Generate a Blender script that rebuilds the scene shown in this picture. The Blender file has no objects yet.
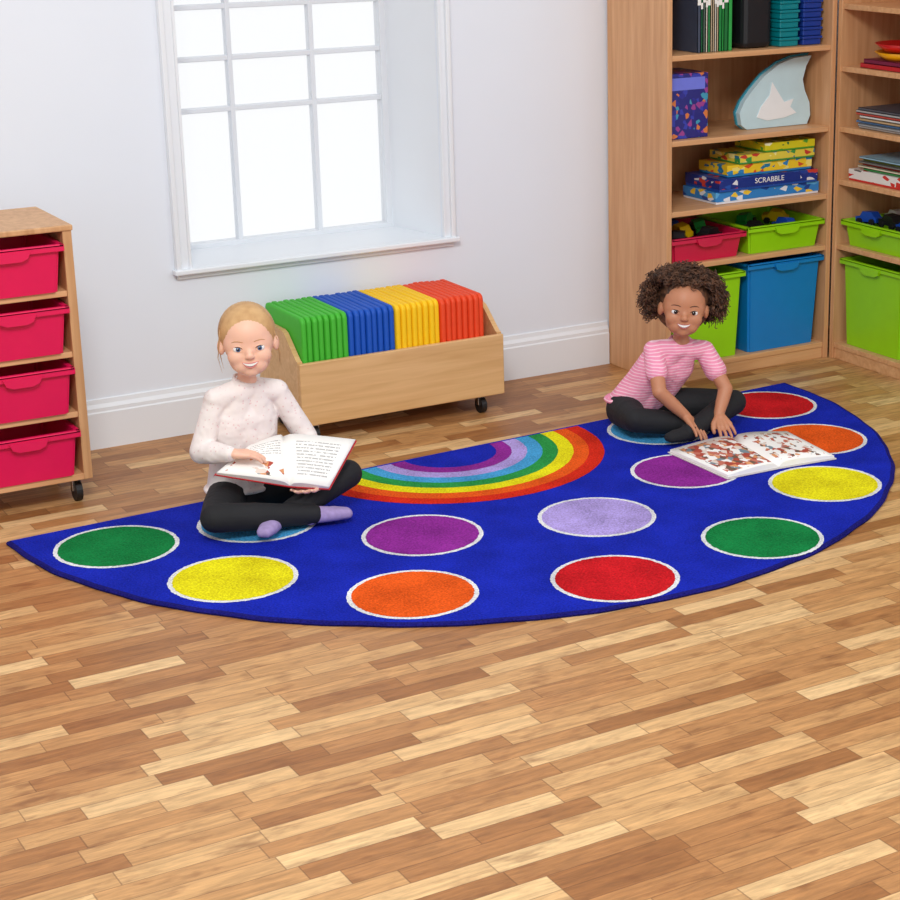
import bpy, bmesh, math, random
from mathutils import Vector, Matrix
from mathutils.bvhtree import BVHTree
random.seed(7)
scene=bpy.context.scene
scene.view_settings.view_transform='Standard'
V=Vector
# ------------------------------------------------------------------ materials
def lin(c):
    return tuple(((x/255)/12.92 if x/255<=.04045 else ((x/255+.055)/1.055)**2.4) for x in c)+(1,)
class NT:
    def __init__(s,name):
        s.m=bpy.data.materials.new(name); s.m.use_nodes=True
        s.t=s.m.node_tree; s.n=s.t.nodes; s.b=s.n['Principled BSDF']
    def add(s,ty,**k):
        n=s.n.new(ty)
        for a,b in k.items():
            if a=='ins':
                for i,v in b.items(): 
                    if isinstance(v,bpy.types.NodeSocket): s.t.links.new(v,n.inputs[i])
                    else: n.inputs[i].default_value=v
            else: setattr(n,a,b)
        return n
    def math(s,op,a,b=0,c=None):
        d={0:a,1:b}
        if c is not None: d[2]=c
        return s.add('ShaderNodeMath',operation=op,ins=d).outputs[0]
    def mix(s,f,a,b,blend='MIX'):
        n=s.add('ShaderNodeMix',data_type='RGBA',blend_type=blend)
        for i,v in ((0,f),(6,a),(7,b)):
            if isinstance(v,bpy.types.NodeSocket): s.t.links.new(v,n.inputs[i])
            else: n.inputs[i].default_value=v
        return n.outputs[2]
    def link(s,a,b): s.t.links.new(a,b)
def mat(name,col,rough=.5,var=.06,scale=20,bump=0,bscale=200,stretch=None,metal=0,sss=0,spec=None):
    k=NT(name); c=lin(col)
    tc=k.add('ShaderNodeTexCoord').outputs['Object']
    if stretch:
        mp=k.add('ShaderNodeMapping',ins={0:tc,3:stretch}); tc=mp.outputs[0]
    nz=k.add('ShaderNodeTexNoise',ins={'Vector':tc,'Scale':scale,'Detail':4.0})
    lo=tuple(x*(1-var*2) for x in c[:3])+(1,); hi=tuple(min(1,x*(1+var*2)) for x in c[:3])+(1,)
    k.link(k.mix(nz.outputs[0],lo,hi),k.b.inputs['Base Color'])
    k.b.inputs['Roughness'].default_value=rough; k.b.inputs['Metallic'].default_value=metal
    if spec is not None: k.b.inputs['Specular IOR Level'].default_value=spec
    if sss:
        k.b.inputs['Subsurface Weight'].default_value=sss; k.b.inputs['Subsurface Radius'].default_value=(.012,.005,.003); k.b.inputs['Subsurface Scale'].default_value=1
    if bump:
        n2=k.add('ShaderNodeTexNoise',ins={'Vector':tc,'Scale':bscale,'Detail':3.0})
        bp=k.add('ShaderNodeBump',ins={'Strength':bump,'Distance':.004,'Height':n2.outputs[0]})
        k.link(bp.outputs[0],k.b.inputs['Normal'])
    return k.m
def floor_mat():
    k=NT('laminate_oak')
    tc=k.add('ShaderNodeTexCoord').outputs['Object']
    sp=k.add('ShaderNodeSeparateXYZ',ins={0:tc}); x,y=sp.outputs[0],sp.outputs[1]
    W=.060
    ry=k.math('DIVIDE',y,W); row=k.math('FLOOR',ry); fy=k.math('FRACT',ry)
    wn=k.add('ShaderNodeTexWhiteNoise',noise_dimensions='1D',ins={'W':row})
    L=k.math('MULTIPLY_ADD',wn.outputs[0],.10,.27)
    off=k.math('MULTIPLY',wn.outputs[0],7.3)
    rx=k.math('ADD',k.math('DIVIDE',x,L),off); col=k.math('FLOOR',rx); fx=k.math('FRACT',rx)
    cv=k.add('ShaderNodeCombineXYZ',ins={0:row,1:col})
    w2=k.add('ShaderNodeTexWhiteNoise',noise_dimensions='2D',ins={'Vector':cv.outputs[0]})
    rp=k.add('ShaderNodeValToRGB',ins={0:w2.outputs[0]})
    e=rp.color_ramp.elements; e[0].position=0;e[0].color=lin((158,103,56)); e[1].position=1;e[1].color=lin((232,192,138))
    for p,c in ((.25,(182,127,76)),(.55,(198,146,92)),(.8,(213,166,111))):
        q=e.new(p); q.color=lin(c)
    gx=k.add('ShaderNodeCombineXYZ',ins={0:k.math('MULTIPLY',x,9.0),1:k.math('MULTIPLY',y,80.0),2:k.math('MULTIPLY',w2.outputs[0],40.0)})
    g=k.add('ShaderNodeTexNoise',ins={'Vector':gx.outputs[0],'Scale':1.0,'Detail':6.0,'Roughness':.65,'Distortion':.6})
    gr=k.add('ShaderNodeMapRange',ins={0:g.outputs[0],1:.3,2:.7,3:.62,4:1.12})
    c1=k.mix(1.0,rp.outputs[0],k.add('ShaderNodeCombineColor',ins={0:gr.outputs[0],1:gr.outputs[0],2:gr.outputs[0]}).outputs[0],'MULTIPLY')
    gx2=k.add('ShaderNodeCombineXYZ',ins={0:k.math('MULTIPLY',x,11.0),1:k.math('MULTIPLY',y,30.0),2:k.math('MULTIPLY',w2.outputs[0],90.0)})
    g2=k.add('ShaderNodeTexNoise',ins={'Vector':gx2.outputs[0],'Scale':1.0,'Detail':4.0})
    g2r=k.add('ShaderNodeMapRange',ins={0:g2.outputs[0],1:.55,2:.75,3:0.0,4:.6})
    c1=k.mix(g2r.outputs[0],c1,lin((116,68,34)))
    ey=k.math('LESS_THAN',k.math('MINIMUM',fy,k.math('SUBTRACT',1.0,fy)),.022)
    ex=k.math('LESS_THAN',k.math('MINIMUM',fx,k.math('SUBTRACT',1.0,fx)),.005)
    j=k.math('MULTIPLY',k.math('MAXIMUM',ex,ey),.5)
    c2=k.mix(j,c1,lin((92,56,30)))
    k.link(c2,k.b.inputs['Base Color']); k.b.inputs['Roughness'].default_value=.42
    k.b.inputs['Specular IOR Level'].default_value=.35
    return k.m
def wood(name,c0,c1,axis=2,rough=.45):
    k=NT(name); tc=k.add('ShaderNodeTexCoord').outputs['Object']
    s=[26,26,26]; s[axis]=1.6
    mp=k.add('ShaderNodeMapping',ins={0:tc,3:s})
    g=k.add('ShaderNodeTexNoise',ins={'Vector':mp.outputs[0],'Scale':1.5,'Detail':5.0,'Distortion':.8})
    rp=k.add('ShaderNodeMapRange',ins={0:g.outputs[0],1:.3,2:.7})
    k.link(k.mix(rp.outputs[0],lin(c0),lin(c1)),k.b.inputs['Base Color']); k.b.inputs['Roughness'].default_value=rough
    return k.m
def stripe_mat(name,base,stripe,freq,width=.25,axis=2):
    k=NT(name); tc=k.add('ShaderNodeTexCoord').outputs['Object']
    nz=k.add('ShaderNodeTexNoise',ins={'Vector':tc,'Scale':9.0})
    sp=k.add('ShaderNodeSeparateXYZ',ins={0:tc})
    z=k.math('ADD',sp.outputs[axis],k.math('MULTIPLY',nz.outputs[0],.02))
    f=k.math('LESS_THAN',k.math('FRACT',k.math('MULTIPLY',z,freq)),width)
    k.link(k.mix(f,lin(base),lin(stripe)),k.b.inputs['Base Color']); k.b.inputs['Roughness'].default_value=.85
    n2=k.add('ShaderNodeTexNoise',ins={'Vector':tc,'Scale':18.0,'Detail':2.0})
    bp=k.add('ShaderNodeBump',ins={'Strength':.7,'Distance':.02,'Height':n2.outputs[0]}); k.link(bp.outputs[0],k.b.inputs['Normal'])
    return k.m
def dots_mat(name,base,dot):
    k=NT(name); tc=k.add('ShaderNodeTexCoord').outputs['Object']
    vo=k.add('ShaderNodeTexVoronoi',ins={'Vector':tc,'Scale':70.0})
    f=k.math('MULTIPLY',k.math('LESS_THAN',vo.outputs['Distance'],.18),.5)
    k.link(k.mix(f,lin(base),lin(dot)),k.b.inputs['Base Color']); k.b.inputs['Roughness'].default_value=.9
    n2=k.add('ShaderNodeTexNoise',ins={'Vector':tc,'Scale':15.0,'Detail':2.0})
    bp=k.add('ShaderNodeBump',ins={'Strength':.7,'Distance':.025,'Height':n2.outputs[0]}); k.link(bp.outputs[0],k.b.inputs['Normal'])
    return k.m
def pile_mat(name,col):
    k=NT(name); tc=k.add('ShaderNodeTexCoord').outputs['Object']; c=lin(col)
    n1=k.add('ShaderNodeTexNoise',ins={'Vector':tc,'Scale':170.0,'Detail':3.0})
    n0=k.add('ShaderNodeTexNoise',ins={'Vector':tc,'Scale':7.0,'Detail':4.0})
    f=k.math('ADD',k.math('MULTIPLY',n1.outputs[0],.6),k.math('MULTIPLY',n0.outputs[0],.4))
    r=k.add('ShaderNodeMapRange',ins={0:f,1:.36,2:.64})
    k.link(k.mix(r.outputs[0],tuple(x*.62 for x in c[:3])+(1,),tuple(min(1,x*1.28+.004) for x in c[:3])+(1,)),k.b.inputs['Base Color'])
    k.b.inputs['Roughness'].default_value=.95; k.b.inputs['Specular IOR Level'].default_value=.1
    bp=k.add('ShaderNodeBump',ins={'Strength':1.0,'Distance':.006,'Height':n1.outputs[0]}); k.link(bp.outputs[0],k.b.inputs['Normal'])
    return k.m
def print_mat(name,cols,scale=9.0,stretch=(1,1,1),base=.6):
    k=NT(name); g=k.add('ShaderNodeTexCoord').outputs['Object']
    mp=k.add('ShaderNodeMapping',ins={0:g,3:stretch})
    vo=k.add('ShaderNodeTexVoronoi',ins={'Vector':mp.outputs[0],'Scale':scale,'Randomness':.8})
    s=k.add('ShaderNodeSeparateColor',ins={0:vo.outputs['Color']})
    rp=k.add('ShaderNodeValToRGB',ins={0:s.outputs[0]}); rp.color_ramp.interpolation='CONSTANT'
    e=rp.color_ramp.elements; e[0].color=lin(cols[0]); e[1].position=base; e[1].color=lin(cols[1])
    n=len(cols)
    for i in range(2,n): q=e.new(base+(1-base)*(i-1)/(n-1)); q.color=lin(cols[i])
    k.link(rp.outputs[0],k.b.inputs['Base Color']); k.b.inputs['Roughness'].default_value=.35
    return k.m
def page_mat(name,mode):
    k=NT(name); uv=k.add('ShaderNodeTexCoord').outputs['UV']
    sp=k.add('ShaderNodeSeparateXYZ',ins={0:uv}); u,v=sp.outputs[0],sp.outputs[1]
    def band(s,a,b): return k.math('MULTIPLY',k.math('GREATER_THAN',s,a),k.math('LESS_THAN',s,b))
    white=lin((248,245,240))
    def txt(ua,ub,va,vb,n):
        ln=k.math('LESS_THAN',k.math('FRACT',k.math('MULTIPLY',v,n)),.42)
        nz=k.add('ShaderNodeTexNoise',ins={'Vector':k.add('ShaderNodeMapping',ins={0:uv,3:(28,n,1)}).outputs[0],'Scale':1.0})
        return k.math('MULTIPLY',k.math('MULTIPLY',k.math('MULTIPLY',band(u,ua,ub),band(v,va,vb)),ln),k.math('GREATER_THAN',nz.outputs[0],.44))
    col=white
    if mode=='text':
        col=k.mix(k.math('MULTIPLY',txt(.16,.84,.14,.86,15.0),.55),col,lin((80,80,85)))
    else:
        sc,th=(6.0,.55) if mode=='mixed' else (12.0,.44 if mode=='pics' else .53)
        vo=k.add('ShaderNodeTexVoronoi',ins={'Vector':uv,'Scale':sc})
        s=k.add('ShaderNodeSeparateColor',ins={0:vo.outputs['Color']})
        nz=k.add('ShaderNodeTexNoise',ins={'Vector':uv,'Scale':sc*.6})
        reg=band(v,.45,.92) if mode=='mixed' else band(v,.06,.94)
        mm=k.math('MULTIPLY',k.math('MULTIPLY',band(u,.08,.92),reg),k.math('GREATER_THAN',nz.outputs[0],th))
        rp=k.add('ShaderNodeValToRGB',ins={0:s.outputs[0]}); rp.color_ramp.interpolation='CONSTANT'
        e=rp.color_ramp.elements; e[0].color=lin((176,70,52)); e[1].position=.8;e[1].color=lin((196,110,90))
        for p,c in ((.3,(220,150,100)),(.45,(110,84,70)),(.58,(120,140,150)),(.68,(228,212,200))): q=e.new(p); q.color=lin(c)
        col=k.mix(mm,white,rp.outputs[0])
        if mode=='mixed': col=k.mix(k.math('MULTIPLY',txt(.12,.88,.1,.42,18.0),.55),col,lin((80,80,85)))
    k.link(col,k.b.inputs['Base Color']); k.b.inputs['Roughness'].default_value=.6
    return k.m
M={}
M['wall']=mat('wall_paint',(227,233,242),.85,.01,3,.05,300)
M['white']=mat('white_gloss_paint',(230,234,239),.4,.01,4)
M['bar']=mat('window_bar_paint',(222,226,231),.4,.01,4)
M['paper']=mat('white_paper',(240,238,232),.6,.02,40)
M['floor']=floor_mat()
M['beech']=wood('beech_veneer',(196,142,96),(218,168,122),2)
M['beechx']=wood('beech_shelf',(204,150,102),(226,176,128),0)
M['birch']=wood('birch_ply',(206,160,104),(226,184,130),0)
M['oakunit']=wood('drawer_unit_wood',(188,138,92),(214,166,118),2)
M['pink']=mat('crimson_plastic',(224,14,82),.35,.03)
M['crim']=mat('raspberry_plastic',(205,20,70),.35,.03)
M['lime']=mat('lime_plastic',(150,214,16),.35,.03)
M['bluep']=mat('azure_plastic',(8,124,200),.35,.03)
M['black']=mat('black_rubber',(22,22,24),.5)
M['chrome']=mat('chrome_metal',(190,190,195),.25,.02,metal=1)
# ------------------------------------------------------------------ helpers
def link(o): scene.collection.objects.link(o); return o
def meta(o,label=None,cat=None,group=None,kind=None):
    if label:o['label']=label
    if cat:o['category']=cat
    if group:o['group']=group
    if kind:o['kind']=kind
    return o
def wloc(o):
    p=V((0,0,0))
    while o is not None: p=p+o.location; o=o.parent
    return p
def fin(name,bm,mats,parent=None,smooth=False,center=True,**kw):
    if center:
        mn=V([min(v.co[i] for v in bm.verts) for i in range(3)]); mx=V([max(v.co[i] for v in bm.verts) for i in range(3)])
        c=(mn+mx)/2; c.z=mn.z
    else: c=V((0,0,0))
    for v in bm.verts: v.co-=c
    bmesh.ops.recalc_face_normals(bm,faces=bm.faces)
    me=bpy.data.meshes.new(name); bm.to_mesh(me); bm.free()
    if not isinstance(mats,(list,tuple)): mats=[mats]
    for m in mats: me.materials.append(m)
    if smooth: me.polygons.foreach_set('use_smooth',[True]*len(me.polygons))
    o=link(bpy.data.objects.new(name,me))
    if parent is not None: o.parent=parent; o.location=c-wloc(parent)
    else: o.location=c
    return meta(o,**kw)
def empty(name,loc,**kw):
    o=link(bpy.data.objects.new(name,None)); o.location=loc; o.empty_display_size=.05
    return meta(o,**kw)
def merge(bm,t):
    t.verts.index_update(); mp=[bm.verts.new(v.co) for v in t.verts]
    for f in t.faces:
        nf=bm.faces.new([mp[v.index] for v in f.verts]); nf.material_index=f.material_index; nf.smooth=f.smooth
    t.free()
def bbox(bm,x0,x1,y0,y1,z0,z1,bev=0,seg=2,mi=0):
    t=bmesh.new(); bmesh.ops.create_cube(t,size=1)
    for v in t.verts:
        v.co=V(((x0+x1)/2+v.co.x*(x1-x0),(y0+y1)/2+v.co.y*(y1-y0),(z0+z1)/2+v.co.z*(z1-z0)))
    if bev: bmesh.ops.bevel(t,geom=t.edges[:],offset=bev,segments=seg,affect='EDGES',profile=.5)
    for f in t.faces: f.material_index=mi
    merge(bm,t)
def box(name,x0,x1,y0,y1,z0,z1,m,parent=None,bev=.002,**kw):
    bm=bmesh.new(); bbox(bm,x0,x1,y0,y1,z0,z1,bev); return fin(name,bm,m,parent,**kw)
def prism(bm,pts,axis,a,b,mi=0):
    def mk(p,t):
        if axis=='x': return V((t,p[0],p[1]))
        if axis=='y': return V((p[0],t,p[1]))
        return V((p[0],p[1],t))
    A=[bm.verts.new(mk(p,a)) for p in pts]; B=[bm.verts.new(mk(p,b)) for p in pts]; n=len(pts)
    fs=[bm.faces.new(A),bm.faces.new(B[::-1])]
    for i in range(n): fs.append(bm.faces.new([A[i],A[(i+1)%n],B[(i+1)%n],B[i]]))
    for f in fs:f.material_index=mi
def frame_to(p0,p1):
    d=(p1-p0); q=d.to_track_quat('Z','Y'); return Matrix.Translation((p0+p1)/2)@q.to_matrix().to_4x4(),d.length
def sph(bm,c,r,u=16,v=10):
    bmesh.ops.create_uvsphere(bm,u_segments=u,v_segments=v,radius=r,matrix=Matrix.Translation(V(c)))
def ell(bm,c,r,rot=None,u=24,v=16):
    m=Matrix.Translation(V(c))
    if rot is not None: m=m@rot.to_4x4()
    m=m@Matrix.Diagonal((r[0],r[1],r[2],1))
    bmesh.ops.create_uvsphere(bm,u_segments=u,v_segments=v,radius=1,matrix=m)
def cone(bm,p0,p1,r0,r1,seg=16,caps=True):
    p0,p1=V(p0),V(p1)
    if (p1-p0).length<1e-5:return
    m,l=frame_to(p0,p1)
    bmesh.ops.create_cone(bm,cap_ends=caps,segments=seg,radius1=r0,radius2=r1,depth=l,matrix=m)
def chain(bm,pts,seg=16):
    for i,(p,r) in enumerate(pts):
        sph(bm,p,r,seg,10)
        if i: cone(bm,pts[i-1][0],p,pts[i-1][1],r,seg)
def tube(bm,pts,rs,seg=6):
    rings=[]
    for i,p in enumerate(pts):
        a=pts[max(0,i-1)]; b=pts[min(len(pts)-1,i+1)]
        d=(b-a).normalized(); q=d.to_track_quat('Z','Y')
        r=rs[i] if isinstance(rs,(list,tuple)) else rs
        rings.append([bm.verts.new(p+q@V((math.cos(2*math.pi*k/seg)*r,math.sin(2*math.pi*k/seg)*r,0))) for k in range(seg)])
    for i in range(len(rings)-1):
        for k in range(seg):
            f=bm.faces.new([rings[i][k],rings[i][(k+1)%seg],rings[i+1][(k+1)%seg],rings[i+1][k]]); f.smooth=True
    bm.faces.new(rings[0][::-1]); bm.faces.new(rings[-1])
def remesh(bm,vox,it):
    me=bpy.data.meshes.new('tmp'); bm.to_mesh(me); bm.free()
    o=link(bpy.data.objects.new('tmp',me))
    r=o.modifiers.new('r','REMESH'); r.mode='VOXEL'; r.voxel_size=vox
    s=o.modifiers.new('s','SMOOTH'); s.factor=.5; s.iterations=it
    dg=bpy.context.evaluated_depsgraph_get(); dg.update()
    m2=bpy.data.meshes.new_from_object(o.evaluated_get(dg))
    bpy.data.objects.remove(o); bpy.data.meshes.remove(me)
    b=bmesh.new(); b.from_mesh(m2); bpy.data.meshes.remove(m2)
    return b
def text(name,body,size,loc,rot,m,parent,sx=1):
    cu=bpy.data.curves.new('t','FONT'); cu.body=body; cu.size=size; cu.extrude=.0004; cu.align_x='CENTER'; cu.align_y='CENTER'
    o=link(bpy.data.objects.new('t',cu)); dg=bpy.context.evaluated_depsgraph_get(); dg.update()
    me=bpy.data.meshes.new_from_object(o.evaluated_get(dg)); bpy.data.objects.remove(o)
    me.materials.clear(); me.materials.append(m)
    o=link(bpy.data.objects.new(name,me)); o.parent=parent; o.location=V(loc)-wloc(parent); o.rotation_euler=rot; o.scale=(sx,1,1)
    return o
# ------------------------------------------------------------------ room
YW=6.177
bm=bmesh.new(); bbox(bm,-3,5.2,-.8,YW+.02,-.06,0); fin('floor',bm,M['floor'],center=False,kind='structure')
bm=bmesh.new()
ox0,ox1,oz0,oz1=2.19,3.17,.580,1.95; T=.40; gy=6.50
bbox(bm,-3,ox0,YW,YW+T,0,2.6); bbox(bm,ox1,5.2,YW,YW+T,0,2.6); bbox(bm,ox0,ox1,YW,YW+T,0,oz0); bbox(bm,ox0,ox1,YW,YW+T,oz1,2.6)
fin('wall_back',bm,M['wall'],kind='structure')
bm=bmesh.new(); bbox(bm,5.1,5.2,-.8,YW,0,2.6); fin('wall_right',bm,M['wall'],kind='structure')
bm=bmesh.new()
prism(bm,[(YW,0),(YW-.02,0),(YW-.02,.125),(YW-.016,.13),(YW-.016,.142),(YW-.008,.155),(YW-.006,.17),(YW,.172)],'x',-3,3.885)
fin('baseboard_back',bm,M['white'],kind='structure')
gx1=3.112
bm=bmesh.new()
bbox(bm,ox0,ox0+.025,gy-.02,gy+.03,oz0,oz1,.003); bbox(bm,gx1-.022,ox1-.001,gy-.02,gy+.03,oz0+.001,oz1,.003)
bbox(bm,ox0,ox1-.002,gy-.022,gy+.03,oz0-.01,oz0+.022,.003); bbox(bm,ox0,ox1,gy-.02,gy+.03,oz1-.04,oz1,.003)
for x in (2.501,2.818): bbox(bm,x-.009,x+.009,gy-.015,gy+.02,oz0,oz1,.003)
for z in (1.077,1.257,1.437,1.62,1.8): bbox(bm,ox0,gx1,gy-.013,gy+.018,z-.009,z+.009,.003)
fin('window_1',bm,M['bar'],kind='structure')
g=NT('window_glass'); g.b.inputs['Roughness'].default_value=.02; g.b.inputs['Base Color'].default_value=(1,1,1,1); g.b.inputs['Alpha'].default_value=.06
bm=bmesh.new(); bbox(bm,ox0+.01,gx1-.01,gy,gy+.004,oz0+.01,oz1-.01); fin('window_2',bm,g.m,kind='structure')
bm=bmesh.new(); prism(bm,[(ox1+.002,YW+.001),(gx1,gy-.01),(ox1+.002,gy-.01)],'z',oz0-.01,oz1)
fin('trim_3',bm,M['white'],kind='structure')
bm=bmesh.new()
def casing(xa,xb):
    s=1 if xb>xa else -1
    bbox(bm,min(xa,xb),max(xa,xb),YW-.012,YW,oz0,oz1+.06,.002)
    bbox(bm,min(xa,xa+s*.018),max(xa,xa+s*.018),YW-.026,YW-.01,oz0,oz1+.06,.004)
    bbox(bm,min(xb-s*.01,xb),max(xb-s*.01,xb),YW-.018,YW-.01,oz0,oz1+.06,.002)
casing(2.135,2.192); casing(3.214,3.168)
bbox(bm,2.135,3.214,YW-.02,YW,oz1,oz1+.06,.003)
fin('trim_1',bm,M['white'],kind='structure')
bm=bmesh.new(); bbox(bm,2.125,3.225,YW-.035,YW,oz0-.012,oz0+.006,.004); bbox(bm,ox0,ox1-.001,YW-.001,gy,oz0-.002,oz0+.006,0)
bbox(bm,2.14,3.21,YW-.012,YW,oz0-.03,oz0-.012,.003)
fin('trim_2',bm,M['white'],kind='structure')
k=NT('overcast_sky'); k.b.inputs['Base Color'].default_value=(0,0,0,1); k.b.inputs['Emission Color'].default_value=(.965,.98,1,1); k.b.inputs['Emission Strength'].default_value=1.0
bm=bmesh.new(); bbox(bm,.5,9.5,8.2,8.25,-1,4); fin('sky_backdrop',bm,k.m,kind='structure')  # glowing backdrop added outside the window so the panes show white sky
# ------------------------------------------------------------------ rug
RC=V((2.777,5.442,0)); RA=.0477
names=[('rug_blue',(16,36,172)),('rug_white',(232,232,236)),('rug_green',(8,124,60)),('rug_yellow',(244,222,20)),('rug_orange',(236,88,20)),('rug_purple',(142,40,146)),('rug_lilac',(176,156,220)),('rug_red',(202,20,30)),('rug_sky',(70,160,214)),('rug_edge',(22,20,110)),('rug_arc_red',(212,40,18)),('rug_arc_green',(40,150,70))]
mats=[pile_mat(*n) for n in names]
bm=bmesh.new()
N=160; T=.012
prof=[(1.497,0),(1.500,.006),(1.495,T-.001),(1.486,T)]
rings=[]
for r,z in prof:
    ring=[]
    for i in range(N+1):
        a=math.pi+math.pi*i/N; ca,sa=math.cos(a),math.sin(a)
        jj=1+.0015*math.sin(a*23)+.001*math.sin(a*51)
        ring.append(bm.verts.new(V((ca*r*.998*jj,sa*r*jj,z))))
    rings.append(ring)
for kk in range(3):
    for i in range(N):
        f=bm.faces.new([rings[kk][i],rings[kk][i+1],rings[kk+1][i+1],rings[kk+1][i]]); f.material_index=9
    f=bm.faces.new([rings[kk][0],rings[kk+1][0],rings[kk+1][-1],rings[kk][-1]]); f.material_index=9
f=bm.faces.new(rings[3]); f.material_index=0
f=bm.faces.new(rings[0][::-1]); f.material_index=9
def disc(cx,cy,r,z,mi,n=150):
    f=bm.faces.new([bm.verts.new(V((cx+math.cos(2*math.pi*i/n)*(r+random.uniform(-.0016,.0016)),cy+math.sin(2*math.pi*i/n)*(r+random.uniform(-.0016,.0016)),z))) for i in range(n)]); f.material_index=mi
CI=[(-1.245,-.23,2),(-1.075,-.67,3),(-.725,-1.065,4),(-.21,-1.29,7),(.33,-1.275,2),(.81,-1.005,3),(1.10,-.62,4),(1.24,-.20,7),(-.82,-.28,8),(-.47,-.67,5),(.04,-.84,6),(.53,-.64,5),(.735,-.215,8)]
for cx,cy,mi in CI:
    disc(cx,cy,.180,T+.0006,1); disc(cx,cy,.167,T+.0012,mi)
arcs=[10,4,3,11,8,6,5]
ro,ri=.53,.165; w=(ro-ri)/7; z=T+.0008; n=90
rad=[[ro-k*w+random.uniform(-.001,.001) for _ in range(n+1)] for k in range(8)]
for k,mi in enumerate(arcs):
    A=[bm.verts.new(V((math.cos(math.pi+math.pi*i/n)*rad[k][i],math.sin(math.pi+math.pi*i/n)*rad[k][i]-.012,z))) for i in range(n+1)]
    B=[bm.verts.new(V((math.cos(math.pi+math.pi*i/n)*rad[k+1][i],math.sin(math.pi+math.pi*i/n)*rad[k+1][i]-.012,z))) for i in range(n+1)]
    for i in range(n):
        f=bm.faces.new([A[i],A[i+1],B[i+1],B[i]]); f.material_index=mi
rug=fin('rug',bm,mats,center=False,label='blue semicircular rug with rainbow and coloured spots on wooden floor',cat='rug')
rug.location=RC; rug.rotation_euler=(0,0,RA)
RT=T+.0012
# ------------------------------------------------------------------ trays
def tray(name,m,x0,x1,y0,y1,z0,z1,label,cat='tray',group=None,rim=.012,tap=.012,rotz=0,at=None):
    e=empty(name,((x0+x1)/2,(y0+y1)/2,z0),label=label,cat=cat,group=group)
    bm=bmesh.new()
    def ringv(ix,z): 
        return [bm.verts.new(V(p)) for p in ((x0+ix,y0+ix,z),(x1-ix,y0+ix,z),(x1-ix,y1-ix,z),(x0+ix,y1-ix,z))]
    a=ringv(rim+tap,z0); b=ringv(rim,z1-.014); c=ringv(rim,z1); d=ringv(rim+.004,z1); g=ringv(rim+tap+.004,z0+.004)
    rr=[a,b,c,d,g]
    for i in range(4):
        for k in range(4): bm.faces.new([rr[i][k],rr[i][(k+1)%4],rr[i+1][(k+1)%4],rr[i+1][k]])
    bm.faces.new(a[::-1]); bm.faces.new(g)
    bmesh.ops.bevel(bm,geom=[ed for ed in bm.edges if abs(ed.verts[0].co.z-ed.verts[1].co.z)>.02],offset=.008,segments=3,affect='EDGES')
    fin('tray_body',bm,m,e)
    bm=bmesh.new()
    bbox(bm,x0,x1,y0,y0+rim+.004,z1-.008,z1+.002,.003); bbox(bm,x0,x1,y1-rim-.004,y1,z1-.008,z1+.002,.003)
    bbox(bm,x0,x0+rim+.004,y0,y1,z1-.008,z1+.002,.003); bbox(bm,x1-rim-.004,x1,y0,y1,z1-.008,z1+.002,.003)
    bbox(bm,x0,x1,y0,y0+.005,z1-.02,z1,.002)
    fin('tray_rim',bm,m,e)
    bm=bmesh.new(); xc=(x0+x1)/2
    prism(bm,[(xc-.06,z1-.008),(xc-.05,z1-.03),(xc-.03,z1-.038),(xc+.03,z1-.038),(xc+.05,z1-.03),(xc+.06,z1-.008)],'y',y0-.006,y0+rim)
    fin('handle',bm,m,e)
    if at is not None: e.location=at; e.rotation_euler=(0,0,rotz)
    return e
def caster(parent,x,y,h,name='caster'):
    bm=bmesh.new(); r=h*.42
    m=Matrix.Translation((x,y,r))@Matrix.Rotation(math.pi/2,4,'Y')
    bmesh.ops.create_cone(bm,cap_ends=True,segments=24,radius1=r,radius2=r,depth=.02,matrix=m)
    bbox(bm,x-.016,x+.016,y-.008,y+.012,r,h-.004,.002,mi=1); bbox(bm,x-.02,x+.02,y-.02,y+.02,h-.006,h,.001,mi=1)
    return fin(name,bm,[M['black'],M['chrome']],parent)
ux0,ux1,uy0,uy1=1.235,1.628,5.615,5.99
U=empty('drawer_unit',((ux0+ux1)/2,(uy0+uy1)/2,0),label='wooden mobile tray storage unit beside the white wall',cat='storage unit')
W=M['oakunit']
box('side_panel',ux0,ux0+.028,uy0,uy1,.08,.865,W,U); box('side_panel',ux1-.028,ux1,uy0,uy1,.08,.865,W,U)
box('top_panel',ux0-.002,ux1+.004,uy0-.005,uy1,.865,.883,M['oakunit'],U,.004)
box('base_panel',ux0+.028,ux1-.028,uy0,uy1,.08,.10,M['beechx'],U); box('back_panel',ux0+.028,ux1-.028,uy1-.008,uy1-.001,.1,.865,W,U)
for k in range(1,4):
    z=.10+k*.191; box('shelf',ux0+.028,ux1-.028,uy0+.004,uy1-.01,z-.009,z+.009,M['beechx'],U)
for x in (ux0+.04,ux1-.04):
    for y in (uy0+.05,uy1-.05): caster(U,x,y,.08)
for k in range(4):
    z=.10+k*.191+(.0095 if k else 0)
    tray('storage_tray',M['pink'],ux0+.034,ux1-.034,uy0-.03,uy1-.03,z+.001,z+.148,'crimson plastic storage tray in the wooden mobile unit',group='crimson trays in the mobile unit')
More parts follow.
